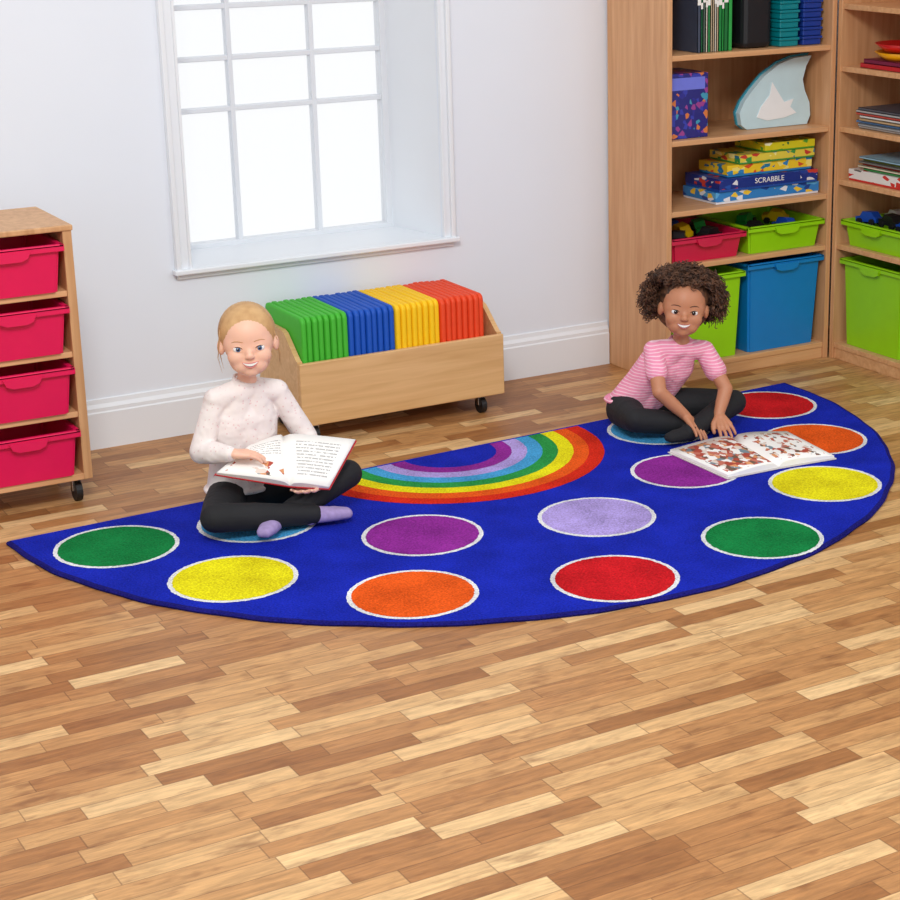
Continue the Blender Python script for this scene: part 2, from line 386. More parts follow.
# ------------------------------------------------------------------ cushion box
kx0,kx1,ky0,ky1=2.411,3.202,5.787,6.15
K=empty('storage_box',((kx0+kx1)/2,(ky0+ky1)/2,0),label='low birch plywood box on casters holding coloured cushions',cat='storage box')
bm=bmesh.new(); bbox(bm,kx0,kx1,ky0,ky0+.018,.07,.292,.004); fin('front_panel',bm,M['birch'],K)
for xa in (kx0,kx1-.018):
    bm=bmesh.new(); prism(bm,[(ky0+.018,.07),(ky1,.07),(ky1,.385),(ky0+.15,.385),(ky0+.125,.378),(ky0+.03,.30),(ky0+.018,.296)],'x',xa,xa+.018)
    fin('side_panel',bm,M['birch'],K)
box('back_panel',kx0+.018,kx1-.018,ky1-.014,ky1,.07,.385,M['birch'],K); box('base_panel',kx0+.018,kx1-.018,ky0+.018,ky1-.014,.075,.09,M['birch'],K)
for x in (kx0+.06,kx1-.075):
    for y in (ky0+.045,ky1-.05): caster(K,x,y,.07)
cols=[('green',(66,182,44)),('blue',(0,80,186)),('yellow',(252,200,0)),('orange red',(234,70,24))]
n=0; cx=kx0+.0205; pitch=(kx1-kx0-.038-.045)/32; HC=.352
for nm,c in cols:
    mm=mat('vinyl_'+nm,c,.6,.04); base=None
    for i in range(8):
        if base is None:
            bm=bmesh.new(); w=pitch*.95; R=.022; pts=[]
            for (cy,cz,a0) in ((.160-R,HC-R,0),(-.160+R,HC-R,90),(-.160+R,R,180),(.160-R,R,270)):
                for q in range(7):
                    a=math.radians(a0+15*q); pts.append((cy+R*math.cos(a),cz+R*math.sin(a)))
            lay=[(-w/2+.0003,-.009),(-w/2+.0025,-.002),(-w*.25,0),(w*.25,0),(w/2-.0025,-.002),(w/2-.0003,-.009)]
            rs=[]
            for xx,ins in lay:
                rs.append([bm.verts.new(V((xx,py*(1+ins/.16),HC/2+(pz-HC/2)*(1+ins/(HC/2))))) for py,pz in pts])
            for a_,b_ in zip(rs,rs[1:]):
                for q in range(len(pts)): bm.faces.new([a_[q],a_[(q+1)%len(pts)],b_[(q+1)%len(pts)],b_[q]])
            bm.faces.new(rs[0]); bm.faces.new(rs[-1][::-1]); bmesh.ops.recalc_face_normals(bm,faces=bm.faces)
            me=bpy.data.meshes.new('cushion'); bm.to_mesh(me); bm.free(); me.materials.append(mm); me.polygons.foreach_set('use_smooth',[True]*len(me.polygons))
            o=bpy.data.objects.new('cushion',me); base=o
            lbl='thin square %s vinyl cushion standing in the plywood box'%nm
        else: o=base.copy()
        link(o); o.location=(cx+pitch*(n+.5),5.970+random.uniform(-.005,.005),.0905+random.uniform(0,.003))
        meta(o,label=lbl,cat='cushion',group='%s cushions in the plywood box'%nm); n+=1
# ------------------------------------------------------------------ bookcases
bx0,bx1,by0,by1=3.888,4.668,5.757,6.165; HB=1.80
B=empty('bookcase',((bx0+bx1)/2,(by0+by1)/2,0),label='tall beech bookcase against the white wall with games and trays',cat='bookcase')
w=.022
box('side_panel',bx0,bx0+w,by0,by1,0,HB,M['beech'],B); box('side_panel',bx1-w,bx1,by0,by1,0,HB,M['beech'],B)
box('back_panel',bx0+w,bx1-w,by1-.01,by1,.04,HB-.02,M['beech'],B); box('top_panel',bx0,bx1,by0,by1,HB,HB+.02,M['beechx'],B)
box('plinth',bx0+w,bx1-w,by0+.01,by0+.025,0,.045,M['beechx'],B)
for z in [.065,.458,.662,.925,1.236,1.54]: box('shelf',bx0+w,bx1-w,by0+.006,by1-.01,z-.02,z,M['beechx'],B)
rx0,ry0,ry1=4.672,4.93,5.755; rx1=5.07
B2=empty('bookcase',((rx0+rx1)/2,(ry0+ry1)/2,0),label='tall beech bookcase against the side wall with lime trays and books',cat='bookcase')
box('side_panel',rx0,rx1,ry1-w,ry1,0,HB,M['beech'],B2); box('side_panel',rx0,rx1,ry0,ry0+w,0,HB,M['beech'],B2)
box('back_panel',rx1-.01,rx1,ry0+w,ry1-w,.04,HB-.02,M['beech'],B2); box('top_panel',rx0,rx1,ry0,ry1,HB,HB+.02,M['beechx'],B2)
box('plinth',rx0+.01,rx0+.025,ry0+w,ry1-w,0,.045,M['beechx'],B2)
for z in [.065,.465,.72,.925,1.156,1.39]: box('shelf',rx0+.006,rx1-.01,ry0+w,ry1-w,z-.02,z,M['beechx'],B2)
e=.001
tray('storage_tray',M['lime'],bx0+.03,4.262,5.765,6.12,.065+e,.40,'deep lime green plastic tray on the bottom bookcase shelf')
tray('storage_tray',M['bluep'],4.268,bx1-.028,5.76,6.12,.065+e,.42,'deep bright blue plastic tray on the bottom bookcase shelf',tap=.016)
tray('storage_tray',M['crim'],bx0+.028,4.262,5.765,6.12,.458+e,.555,'shallow raspberry red plastic tray holding toys on bookcase shelf')
tray('storage_tray',M['lime'],4.268,bx1-.028,5.762,6.12,.458+e,.565,'shallow lime green plastic tray holding toys on bookcase shelf')
def side_tray(m,yc,wy,z0,z1,lab):
    return tray('storage_tray',m,-wy/2,wy/2,-.175,.175,0,z1-z0,lab,rotz=-math.pi/2,at=(rx0+.185,yc,z0))
side_tray(M['lime'],5.532,.37,.065+e,.41,'deep lime green tray on the bottom of side bookcase')
side_tray(M['lime'],5.532,.37,.465+e,.565,'shallow lime green tray with toy cars in side bookcase')
side_tray(M['lime'],5.15,.36,.065+e,.41,'deep lime green tray beside another in side bookcase')
def toy_car(loc,rz,c,tilt=0):
    e=empty('toy_car',loc,label='small %s plastic toy car piled in a tray'%c[0],cat='toy car',group='toy cars in the trays')
    m=mat('toy_'+c[0],c[1],.35)
    L=V(loc)
    bm=bmesh.new(); prism(bm,[(-.05,.012),(.05,.012),(.052,.03),(.03,.034),(.018,.052),(-.025,.052),(-.04,.034),(-.052,.03)],'y',-.022,.022)
    for v in bm.verts:v.co+=L
    fin('car_body',bm,m,e)
    for sx in (-.03,.03):
        for sy in (-.024,.024):
            bm=bmesh.new(); bmesh.ops.create_cone(bm,cap_ends=True,segments=16,radius1=.013,radius2=.013,depth=.01,matrix=Matrix.Translation(L+V((sx,sy,.013)))@Matrix.Rotation(math.pi/2,4,'X'))
            fin('wheel',bm,M['black'],e)
    e.rotation_euler=(tilt,tilt*.6,rz)
TC=[('yellow',(245,200,10)),('black',(25,25,28)),('blue',(20,70,170)),('green',(30,150,60)),('red',(200,30,30)),('white',(225,225,228))]
for i,(x,y,z) in enumerate([(4.0,5.84,.52),(4.08,5.94,.525),(4.14,5.84,.522),(4.19,5.98,.525),(3.99,6.02,.52),(4.35,5.84,.52),(4.42,5.98,.525),(4.50,5.84,.52),(4.56,5.98,.525),(4.1,6.05,.52)]):
    toy_car((x,y,z),random.uniform(0,3),TC[[1,0,1,3,1,1,3,2,0,2][i]],random.uniform(-.2,.2))
for i,(x,y,z) in enumerate([(4.77,5.65,.545),(4.78,5.53,.55),(4.77,5.42,.545),(4.90,5.64,.54),(4.92,5.50,.54),(4.90,5.39,.54)]):
    toy_car((x,y,z),random.uniform(-.3,.3)+1.5,TC[[2,1,2,5,3,4][i]],random.uniform(-.15,.15))
def game(x0,x1,y0,y1,z0,z1,cols,label,txt=None,rot=False):
    e=empty('board_game',((x0+x1)/2,(y0+y1)/2,z0),label=label,cat='board game')
    m=print_mat('print_'+label[:12],cols,48.0,(.7,.7,1.3)); m2=mat('base_'+label[:12],cols[1],.4,.05); m3=mat('panel_'+label[:12],cols[0],.4,.03)
    h=z1-z0
    bm=bmesh.new(); bbox(bm,x0+.002,x1-.002,y0+.002,y1-.002,z0,z0+h*.5,.001); fin('box_base',bm,m2,e)
    bm=bmesh.new(); bbox(bm,x0,x1,y0,y1,z0+h*.18,z1,.0015)
    if txt: bbox(bm,(x0+x1)/2-.15,(x0+x1)/2+.15,y0-.0007,y0,z0+h*.2,z1-h*.03,0,mi=1)
    fin('box_lid',bm,[m,m3],e)
    if txt: text('lettering',txt,h*.58,((x0+x1)/2,y0-.0012,z0+h*.6),(math.pi/2,0,0),M['paper'],e,1.1)
    return e
z=.663
game(4.14,4.635,5.80,6.02,z,z+.046,[(50,130,200),(230,232,240),(30,70,150),(90,170,220),(240,200,60)],'light blue flat board game box at bottom of stack')
game(4.15,4.62,5.79,6.02,z+.0475,z+.096,[(20,46,130),(30,80,170),(24,60,150),(200,60,50),(225,225,230)],'dark blue word board game box in the stack','SCRABBLE')
game(4.20,4.605,5.81,6.0,z+.0975,z+.142,[(240,200,40),(40,130,190),(245,225,120),(30,120,160),(220,80,40)],'yellow and blue board game box in the stack')
game(4.25,4.61,5.80,6.0,z+.1435,z+.178,[(225,205,70),(60,150,70),(40,120,150),(240,230,150),(200,60,50)],'teal and yellow board game box in the stack')
game(4.37,4.61,5.80,6.0,z+.1795,z+.214,[(215,205,30),(80,160,50),(235,210,30),(40,110,60),(240,240,200)],'small yellow green board game box on top of stack')
e1=empty('game_box',(4.0,5.9,.926),label='upright dark blue boxed game on the bookcase shelf',cat='box')
bm=bmesh.new(); bbox(bm,3.915,4.10,5.80,5.99,.926,1.165,.002)
fin('box_body',bm,print_mat('space_print',[(34,34,120),(50,60,170),(40,40,140),(150,60,140),(60,150,180),(210,120,60)],55.0),e1)
bm=bmesh.new(); bbox(bm,3.93,4.085,5.7985,5.7999,1.105,1.15,.0003); fin('title_panel',bm,mat('title_blue',(110,120,220),.4),e1)
out=[(4.205,.99),(4.215,.945),(4.24,.927),(4.53,.927),(4.545,.96),(4.54,1.01),(4.515,1.06),(4.505,1.10),(4.52,1.15),(4.545,1.19),(4.46,1.185),(4.39,1.165),(4.32,1.125),(4.26,1.07),(4.225,1.03)]
out=[(x+.085,zz) for x,zz in out]
bm=bmesh.new(); prism(bm,out,'y',5.86,5.885)
e2=empty('ornament',(4.45,5.875,.926),label='pale blue curved fin shaped board standing on bookcase shelf',cat='ornament')
fin('front_board',bm,mat('ornament_print',(196,224,232),.35,.06,12),e2)
bm=bmesh.new(); prism(bm,[(4.37,.97),(4.42,.955),(4.50,.96),(4.56,.975),(4.53,1.0),(4.545,1.03),(4.50,1.02),(4.47,1.06),(4.44,1.10),(4.43,1.05),(4.39,1.01)],'y',5.857,5.8598)
fin('printed_figure',bm,mat('ornament_white',(240,244,246),.4,.02),e2)
bm=bmesh.new(); prism(bm,[((x-4.46)*1.04+4.46,(zz-.927)*1.03+.927) for x,zz in out],'y',5.8855,5.894); fin('back_board',bm,mat('orn_edge',(50,140,160)),e2)
box('leaning_book',3.914,3.93,5.80,5.97,.664,.85,print_mat('bookcover_a',[(200,170,110),(120,60,40),(230,210,160),(60,90,60)],40.0),bev=.001,label='small picture book leaning inside the bookcase',cat='book')
def upright_book(x0,x1,y0,y1,z0,z1,col,label,group='upright books on the upper shelf'):
    e=empty('book',((x0+x1)/2,(y0+y1)/2,z0),label=label,cat='book',group=group)
    m=mat('cover',col,.45,.08)
    bm=bmesh.new(); bbox(bm,x0,x0+.0018,y0,y1,z0,z1); bbox(bm,x1-.0018,x1,y0,y1,z0,z1); bbox(bm,x0,x1,y0,y0+.002,z0,z1); bbox(bm,x0-.0002,x1+.0002,y0-.0006,y0,z0+(z1-z0)*.7,z0+(z1-z0)*.8,0,mi=1)
    fin('cover',bm,[m,M['paper']],e)
    box('pages',x0+.0019,x1-.0019,y0+.0021,y1-.004,z0+.003,z1-.003,M['paper'],e,0)
x=4.05
for i in range(13):
    wd=random.choice([.008,.011,.014,.018]); c=random.choice([(190,170,140),(70,90,80),(40,130,70),(20,100,60),(210,205,190),(120,60,40),(60,70,90)])
    if i>8: c=[(20,130,60),(40,160,70),(15,110,50),(40,160,70)][i-9]
    nm={(190,170,140):'beige',(70,90,80):'grey green',(210,205,190):'cream',(120,60,40):'brown',(60,70,90):'slate'}.get(c,'green')
    if x+wd>4.255: break
    upright_book(x,x+wd,5.80,6.02,1.2375,1.2375+random.uniform(.22,.28),c,'slim %s book upright on the upper bookcase shelf'%nm); x+=wd+.0012
box('black_case',4.265,4.40,5.81,6.0,1.2375,1.46,mat('blackcase',(18,20,26),.5),bev=.02,label='black fabric case standing on the upper bookcase shelf',cat='case')
def basket_stack(x0,x1,n,col,nm):
    mm=mat('stk_'+nm,col,.4)
    for i in range(n):
        z0=1.2375+i*.034
        bm=bmesh.new(); bbox(bm,x0+.004,x1-.004,5.80,5.98,z0,z0+.022,.004); bbox(bm,x0,x1,5.795,5.985,z0+.022,z0+.0325,.003)
        fin('stacked_tray',bm,mm,label='small %s plastic tray in a stack on upper shelf'%nm,cat='tray',group='%s small trays stacked on upper shelf'%nm)
basket_stack(4.425,4.52,8,(0,130,140),'teal'); basket_stack(4.535,4.63,8,(25,60,150),'blue')
game(4.70,4.95,5.33,5.70,.721,.765,[(228,225,220),(205,50,40),(228,225,220),(90,90,95),(205,50,40)],'white and red flat game box in side bookcase')
def flat_book(x0,x1,y0,y1,z0,h,col,nm,group):
    e=empty('book',((x0+x1)/2,(y0+y1)/2,z0),label='flat %s covered book stacked in the side bookcase'%nm,cat='book',group=group)
    bm=bmesh.new(); bbox(bm,x0,x1,y0,y1,z0,z0+.0015); bbox(bm,x0,x1,y0,y1,z0+h-.0015,z0+h); bbox(bm,x0,x0+.0015,y0,y1,z0,z0+h)
    fin('cover',bm,mat('cv_'+nm,col,.4,.15,30),e); box('pages',x0+.002,x1-.003,y0+.003,y1-.003,z0+.0016,z0+h-.0016,M['paper'],e,0)
z=.766
for i,(nm,c) in enumerate([('green',(60,140,70)),('cream',(220,210,180)),('red',(190,50,40)),('grey',(120,120,115)),('olive',(110,120,50)),('pale blue',(150,190,210))]):
    flat_book(4.71+random.uniform(0,.02),4.93,5.36+random.uniform(-.02,.02),5.64+random.uniform(-.02,.03),z,.008,c,nm,'magazines in side bookcase'); z+=.0085
z=.926
for i,(nm,c) in enumerate([('white',(225,225,225)),('grey',(150,155,160)),('blue',(90,130,180)),('tan',(190,160,120)),('white',(235,235,235)),('red',(190,70,60)),('grey',(170,170,170)),('dark',(80,80,90))]):
    flat_book(4.70+random.uniform(0,.015),4.93,5.33+random.uniform(-.02,.02),5.66+random.uniform(-.015,.02),z,.0095,c,nm,'stacked books on side shelf'); z+=.010
z=1.157
flat_book(4.70,4.93,5.33,5.65,z,.018,(190,30,40),'red','folders on upper side shelf'); flat_book(4.70,4.93,5.35,5.63,z+.0185,.016,(120,20,60),'maroon','folders on upper side shelf')
def dish(loc,r,h,col,nm):
    bm=bmesh.new(); pr=[(.0,0),(r*.7,0),(r,h),(r-.006,h),(r*.68,.005),(0,.005)]; n=40; rings=[]
    for rr,zz in pr:
        rings.append([bm.verts.new(V(loc)+V((math.cos(2*math.pi*i/n)*max(rr,.0005),math.sin(2*math.pi*i/n)*max(rr,.0005),zz))) for i in range(n)])
    for a,b in zip(rings,rings[1:]):
        for i in range(n): bm.faces.new([a[i],a[(i+1)%n],b[(i+1)%n],b[i]])
    bm.faces.new(rings[0][::-1]); bm.faces.new(rings[-1])
    fin('bowl',bm,mat('bowl_'+nm,col,.3),smooth=True,label='%s shallow plastic bowl on the upper side shelf'%nm,cat='bowl')
dish((4.81,5.50,1.192),.13,.03,(245,170,0),'yellow'); dish((4.81,5.50,1.2235),.13,.03,(205,30,30),'red')
# ------------------------------------------------------------------ open books
def open_book(name,A0,S0,B0,A1,S1,B1,cov,label,pics,bulge=.012,th=.007):
    pts=[V(p) for p in (A0,S0,B0,A1,S1,B1)]; A0,S0,B0,A1,S1,B1=pts
    c=sum(pts,V())/6
    e=empty(name,(c.x,c.y,min(p.z for p in pts)-.01),label=label,cat='book')
    nrm=(B0-A1).cross(A0-B1).normalized()
    if nrm.z<0: nrm=-nrm
    bm=bmesh.new(); g=1.03
    q=[[c+(p-c)*g-nrm*.003 for p in (A0,S0,B0)],[c+(p-c)*g-nrm*.003 for p in (A1,S1,B1)]]
    top=[[bm.verts.new(p) for p in r] for r in q]; bot=[[bm.verts.new(p-nrm*.003) for p in r] for r in q]
    for i in range(2):
        bm.faces.new([top[0][i],top[0][i+1],top[1][i+1],top[1][i]]); bm.faces.new([bot[0][i],bot[1][i],bot[1][i+1],bot[0][i+1]])
        bm.faces.new([top[0][i],bot[0][i],bot[0][i+1],top[0][i+1]]); bm.faces.new([top[1][i],top[1][i+1],bot[1][i+1],bot[1][i]])
    bm.faces.new([top[0][0],top[1][0],bot[1][0],bot[0][0]]); bm.faces.new([top[0][2],bot[0][2],bot[1][2],top[1][2]])
    fin('cover',bm,cov,e)
    for (O0,O1,pm) in ((A0,A1,pics[0]),(B0,B1,pics[1])):
        bm=bmesh.new(); uvl=bm.loops.layers.uv.new('UVMap'); n=12; m=4; up=[];lo=[]
        for i in range(n+1):
            t=i/n; h=th+bulge*math.sin(math.pi*min(1,t**.6))*(1-.3*t) if i else .001
            a=S0.lerp(O0,t); b=S1.lerp(O1,t)
            up.append([(bm.verts.new(a.lerp(b,j/m)+nrm*h),t,1-j/m) for j in range(m+1)])
            lo.append([bm.verts.new(a.lerp(b,j/m)-nrm*.002) for j in (0,m)])
        for i in range(n):
            for j in range(m):
                vs=[up[i][j],up[i+1][j],up[i+1][j+1],up[i][j+1]]
                f=bm.faces.new([v[0] for v in vs]); f.smooth=True
                for l,v in zip(f.loops,vs): l[uvl].uv=(v[1],v[2])
            bm.faces.new([up[i][0][0],lo[i][0],lo[i+1][0],up[i+1][0][0]]); bm.faces.new([up[i][m][0],up[i+1][m][0],lo[i+1][1],lo[i][1]])
        bm.faces.new([u[0] for u in up[n]]+[lo[n][1],lo[n][0]])
        fin('pages',bm,pm,e)
    return e
red=mat('red_cover',(190,30,40),.4)
pt=page_mat('page_text','text'); pm_=page_mat('page_mixed','mixed'); pp=page_mat('page_pictures','pics'); pl=page_mat('page_light_pictures','light')
open_book('picture_book',(1.838,5.085,.200),(2.034,5.005,.150),(2.145,4.975,.130),(1.965,5.140,.248),(2.080,5.150,.258),(2.285,5.080,.228),red,'open red hardback picture book held above crossed legs',(pm_,pt))
open_book('picture_book',(3.40,4.68,RT+.007),(3.60,4.675,RT+.007),(3.815,4.655,RT+.007),(3.40,5.01,RT+.007),(3.66,5.01,RT+.007),(3.855,4.965,RT+.007),mat('cover_white',(225,215,210),.4),'large open picture book lying flat on the blue rug',(pp,pl),bulge=.012,th=.006)
# ------------------------------------------------------------------ people
def hand(bm,W,d,n,thumb_side,L=.118,curl=(.3,.4,.3),spread=.10,tcurl=.3):
    d=V(d).normalized(); n=V(n); n=(n-d*n.dot(d)).normalized(); s=d.cross(n)*thumb_side; W=V(W)
    w=L*.42
    chain(bm,[(W,.0165),(W+d*L*.12,.0165)])
    kn=[]
    for i,(kl,ks) in enumerate(zip((.47,.50,.47,.42),(.5,.17,-.17,-.5))):
        k=W+d*L*kl+s*w*ks; kn.append(k)
        chain(bm,[(W+d*L*.1+s*w*ks*.45,.0125),(k,.0088)])
    for i,(k,sc) in enumerate(zip(kn,(.92,1,.93,.75))):
        dd=(d+s*spread*(1.5-i)).normalized(); p=k; r=.0070
        pts=[(p,r)]; ang=0
        for seg,c in zip((.23,.16,.12),curl):
            ang+=c; v=dd*math.cos(ang)+n*math.sin(ang); p=p+v*L*seg*sc; r-=.0007; pts.append((p,r))
        chain(bm,pts,12)
    b=W+d*L*.14+s*w*.30; p1=b+(d*.6+s*.75+n*.2).normalized()*L*.22; p2=p1+(d*.9+s*.35+n*tcurl).normalized()*L*.17; p3=p2+(d+n*tcurl*1.6).normalized()*L*.12
    chain(bm,[(b,.0125),(p1,.0095),(p2,.0083),(p3,.0068)],12)
def head_mesh(bm,Mh):
    t=bmesh.new()
    ell(t,(0,-.014,.025),(.075,.087,.081),u=40,v=28)
    ell(t,(0,.019,.004),(.0685,.052,.066),u=40,v=28)
    ell(t,(0,.017,-.036),(.0585,.052,.053),u=40,v=28)
    ell(t,(0,.044,-.070),(.024,.020,.018),u=30,v=20)
    for s in (-1,1):
        ell(t,(s*.030,.042,-.028),(.031,.026,.028),u=30,v=20)
        ell(t,(s*.021,.042,-.052),(.028,.024,.026),u=30,v=20)
        ell(t,(s*.076,-.008,-.006),(.010,.016,.023),Matrix.Rotation(s*.3,3,'Z'))
        ell(t,(s*.0080,.0740,-.0270),(.0065,.007,.0060))
    chain(t,[(V((0,.060,.006)),.0065),(V((0,.068,-.012)),.0075),(V((0,.0750,-.0240)),.0105)])
    ell(t,(0,.046,-.046),(.038,.024,.028),u=30,v=20)
    bmesh.ops.transform(t,matrix=Mh,verts=t.verts[:]); merge(bm,t)
def feature(name,Mh,t,m,parent,**kw):
    bmesh.ops.transform(t,matrix=Mh,verts=t.verts[:]); return fin(name,t,m,parent,smooth=True,**kw)
eyewhite=mat('eye_white',(236,233,230),.2,.01); tooth=mat('teeth',(244,242,236),.25,.01); pupil=mat('pupil',(10,8,8),.1); mouthm=mat('mouth_inside',(110,40,40),.5)
def face(Mh,e,body,iris,brow,lip,dark,lid):
    inv=Mh.inverted(); off=wloc(body); me=body.data
    vs=[inv@(v.co+off) for v in me.vertices]
    ps=[tuple(p.vertices) for p in me.polygons if vs[p.vertices[0]].y>.0 and vs[p.vertices[0]].length<.16]
    bv=BVHTree.FromPolygons(vs,ps)
    def S(x,z):
        h=bv.ray_cast(V((x,.3,z)),V((0,-1,0))); return h[0].y if h[0] is not None else .05
    def on(x,z,o=0): return V((x,S(x,z)+o,z))
    for s in (-1,1):
        ex,ez=s*.0295,-.005; sy=S(ex,ez)
        t=bmesh.new(); ell(t,(ex,sy-.0062,ez),(.0138,.0090,.0098)); ev=feature('eye',Mh,t,eyewhite,e)
        t=bmesh.new(); ell(t,(ex,sy+.0012,ez),(.0068,.0022,.0068)); feature('iris',Mh,t,iris,ev)
        t=bmesh.new(); ell(t,(ex,sy+.0028,ez),(.0036,.0010,.0037)); feature('pupil',Mh,t,pupil,ev)
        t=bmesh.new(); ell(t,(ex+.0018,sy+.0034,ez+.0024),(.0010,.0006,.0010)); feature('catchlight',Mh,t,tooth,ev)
        def lidline(zs,ext,o,nn=9):
            P=[]
            for i in range(nn):
                u=-1+2*i/(nn-1); dx=u*ext; P.append(on(ex+dx,ez+zs*math.sqrt(max(0,1-u*u*.96))+.0008*u*s,o))
            return P
        t=bmesh.new(); tube(t,lidline(.0068,.0112,.0016),[.0005,.0010,.0012,.0013,.0013,.0013,.0012,.0010,.0005]); feature('eyelash',Mh,t,dark,e)
        t=bmesh.new(); tube(t,lidline(.0088,.0120,-.0002),[.0008,.0014,.0019,.0022,.0022,.0022,.0019,.0014,.0008],8); tube(t,lidline(-.0074,.0110,-.0002),[.0008,.0013,.0016,.0018,.0018,.0018,.0016,.0013,.0008],8); feature('eyelid',Mh,t,lid,e)
        t=bmesh.new(); tube(t,[on(s*x,z,.0002) for x,z in ((.015,.0140),(.022,.0165),(.030,.0176),(.038,.0172),(.046,.0145))],[.0010,.0015,.0016,.0014,.0007]); feature('eyebrow',Mh,t,brow,e)
    wd=.0225; n=16
    zu=lambda u:-.0450+.0030*u*u
    zl=lambda u:-.0580+.0160*u*u
    def strip(fa,fb,o,lim=1.0):
        t=bmesh.new(); a=[];b=[]; m=[]
        for i in range(n+1):
            u=(-1+2*i/n)*lim; x=u*wd; za,zb=fa(u),fb(u)
            a.append(t.verts.new(on(x,za,o))); m.append(t.verts.new(on(x,(za+zb)/2,o+.0003))); b.append(t.verts.new(on(x,zb,o)))
        for i in range(n): t.faces.new([a[i],a[i+1],m[i+1],m[i]]); t.faces.new([m[i],m[i+1],b[i+1],b[i]])
        return t
    feature('mouth',Mh,strip(zu,zl,.0005),mouthm,e)
    feature('teeth',Mh,strip(zu,lambda u:zu(u)*.32+zl(u)*.68,.0012,.9),tooth,e)
    t=bmesh.new()
    for fz,r in ((zu,.0017),(zl,.0022)):
        tube(t,[on((-1+2*i/n)*wd,fz(-1+2*i/n),.0006) for i in range(n+1)],[r*(1-.65*abs(-1+2*i/n)**2) for i in range(n+1)],8)
    feature('lip',Mh,t,lip,e)
def mk_person(P):
    f=V(P['face']).normalized(); up=V(P.get('up',(0,0,1))); xx=f.cross(up).normalized(); uu=xx.cross(f)
    s=P['hs']; Mh=Matrix.Translation(V(P['head']))@Matrix((xx,f,uu)).transposed().to_4x4()@Matrix.Diagonal((s,s,s,1))
    J=P['J']; side=(V(J['shL'])-V(J['shR'])).normalized(); dt=P['dt']
    e=empty('person',(J['pelvis'][0],J['pelvis'][1],RT),label=P['label'],cat='person')
    def g(n): return V(J[n])
    pel,ch,nk=g('pelvis'),g('chest'),g('neck'); ps=(g('hipL')-g('hipR')).normalized()
    def torso(bm,d):
        for sg in (-1,1):
            chain(bm,[(pel+ps*.042*sg,.062+d),((pel+ch)/2+side*.036*sg,.056+d),(ch+side*.038*sg,.055+d),(nk+side*.022*sg-V((0,0,.040)),.032+d*.5)],20)
        chain(bm,[(pel,.066+d),((pel+ch)/2,.060+d),(ch,.057+d)],20)
        chain(bm,[(g('shR'),.029+d*.8),(nk-V((0,0,.036)),.034+d*.3),(g('shL'),.029+d*.8)],20)
    def arm(bm,k,d,t0=0,t1=1.0,loose=0):
        a,b,c=g('sh'+k),g('el'+k),g('wr'+k)
        if t1<=.5:
            chain(bm,[(a,.030+d),(a.lerp(b,t1*2),.028+d+loose)],20)
        else:
            q=(t1-.5)*2; chain(bm,[(a,.030+d),(a.lerp(b,.5),.027+d+loose*.5),(b,.025+d+loose),(b.lerp(c,.5*q),.023+d+loose),(b.lerp(c,q),.018+d+loose*.2)],20)
    def leg(bm,k,d):
        a,b,c=g('hip'+k),g('kn'+k),g('an'+k)
        chain(bm,[(a,.060+d),(a.lerp(b,.5),.053+d),(b,.041+d),(b.lerp(c,.4),.039+d),(c,.026+d)],20)
    def foot(bm,k,d):
        c,t=g('an'+k),g('toe'+k); dr=(t-c).normalized(); h=c-dr*.012-V((0,0,.008)); sd=dr.cross(V((0,0,1))).normalized()
        chain(bm,[(c,.024+d),(h,.023+d)],16)
        for q in (-1,1): chain(bm,[(h,.020+d),(c.lerp(t,.6)+sd*.010*q,.018+d),(t+sd*.008*q,.0135+d)],16)
        chain(bm,[(c,.024+d),(c.lerp(t,.6),.019+d),(t,.0135+d)],16)
    bm=bmesh.new(); torso(bm,-.006)
    for k in 'LR': arm(bm,k,0 if P['bare'] else -.003); leg(bm,k,-.006); foot(bm,k,-.003)
    for k,h in P['hands'].items(): hand(bm,J['wr'+k],**h)
    chain(bm,[(nk-V((0,0,.02)),.034),(nk,.027),(Mh@V((0,-.02,-.05)),.026)],20)
    head_mesh(bm,Mh)
    bm=remesh(bm,.0025,3)
    inv=Mh.inverted()
    hv=[v for v in bm.verts if (inv@v.co).length<.15 and (inv@v.co).z>-.105]
    for _ in range(9): bmesh.ops.smooth_vert(bm,verts=hv,factor=.5,use_axis_x=True,use_axis_y=True,use_axis_z=True)
    body=fin('body',bm,P['skin'],e,smooth=True)
    face(Mh,e,body,P['iris'],P['brow'],P['lip'],P['lash'],P['skin'])
    bm=bmesh.new(); torso(bm,dt)
    for k in 'LR': arm(bm,k,.005,0,P['sleeve'],P['loose'])
    n=24; ax=(Mh@V((0,-.02,-.055))-nk).normalized(); q=ax.to_track_quat('Z','Y')
    ring=[nk+q@V((math.cos(2*math.pi*i/n)*.036,math.sin(2*math.pi*i/n)*.036,-.010)) for i in range(n+1)]
    for i in range(n): chain(bm,[(ring[i],.006),(ring[i+1],.006)],8)
    fw=ps.cross(V((0,0,1))).normalized()
    for i in range(n):
        a=2*math.pi*i/n; b2=2*math.pi*(i+1)/n
        p=[pel+V((0,0,P['hem']))+ps*math.cos(t)*(.106+dt)+fw*math.sin(t)*(.070+dt) for t in (a,b2)]
        chain(bm,[(p[0],.008),(p[1],.008)],8)
    bm=remesh(bm,.0035,6); fin(P['topname'],bm,P['topmat'],e,smooth=True)
    bm=bmesh.new()
    for k in 'LR': leg(bm,k,.003)
    ell(bm,pel-V((0,0,.012)),(.108,.085,.058)); bm=remesh(bm,.0035,3); fin('leggings',bm,P['legmat'],e,smooth=True)
    for k in 'LR':
        bm=bmesh.new(); foot(bm,k,.002); chain(bm,[(g('an'+k).lerp(g('kn'+k),.18),.027),(g('an'+k),.026)],16); bm=remesh(bm,.003,4); fin('sock',bm,P['sock'],e,smooth=True)
    return e,Mh
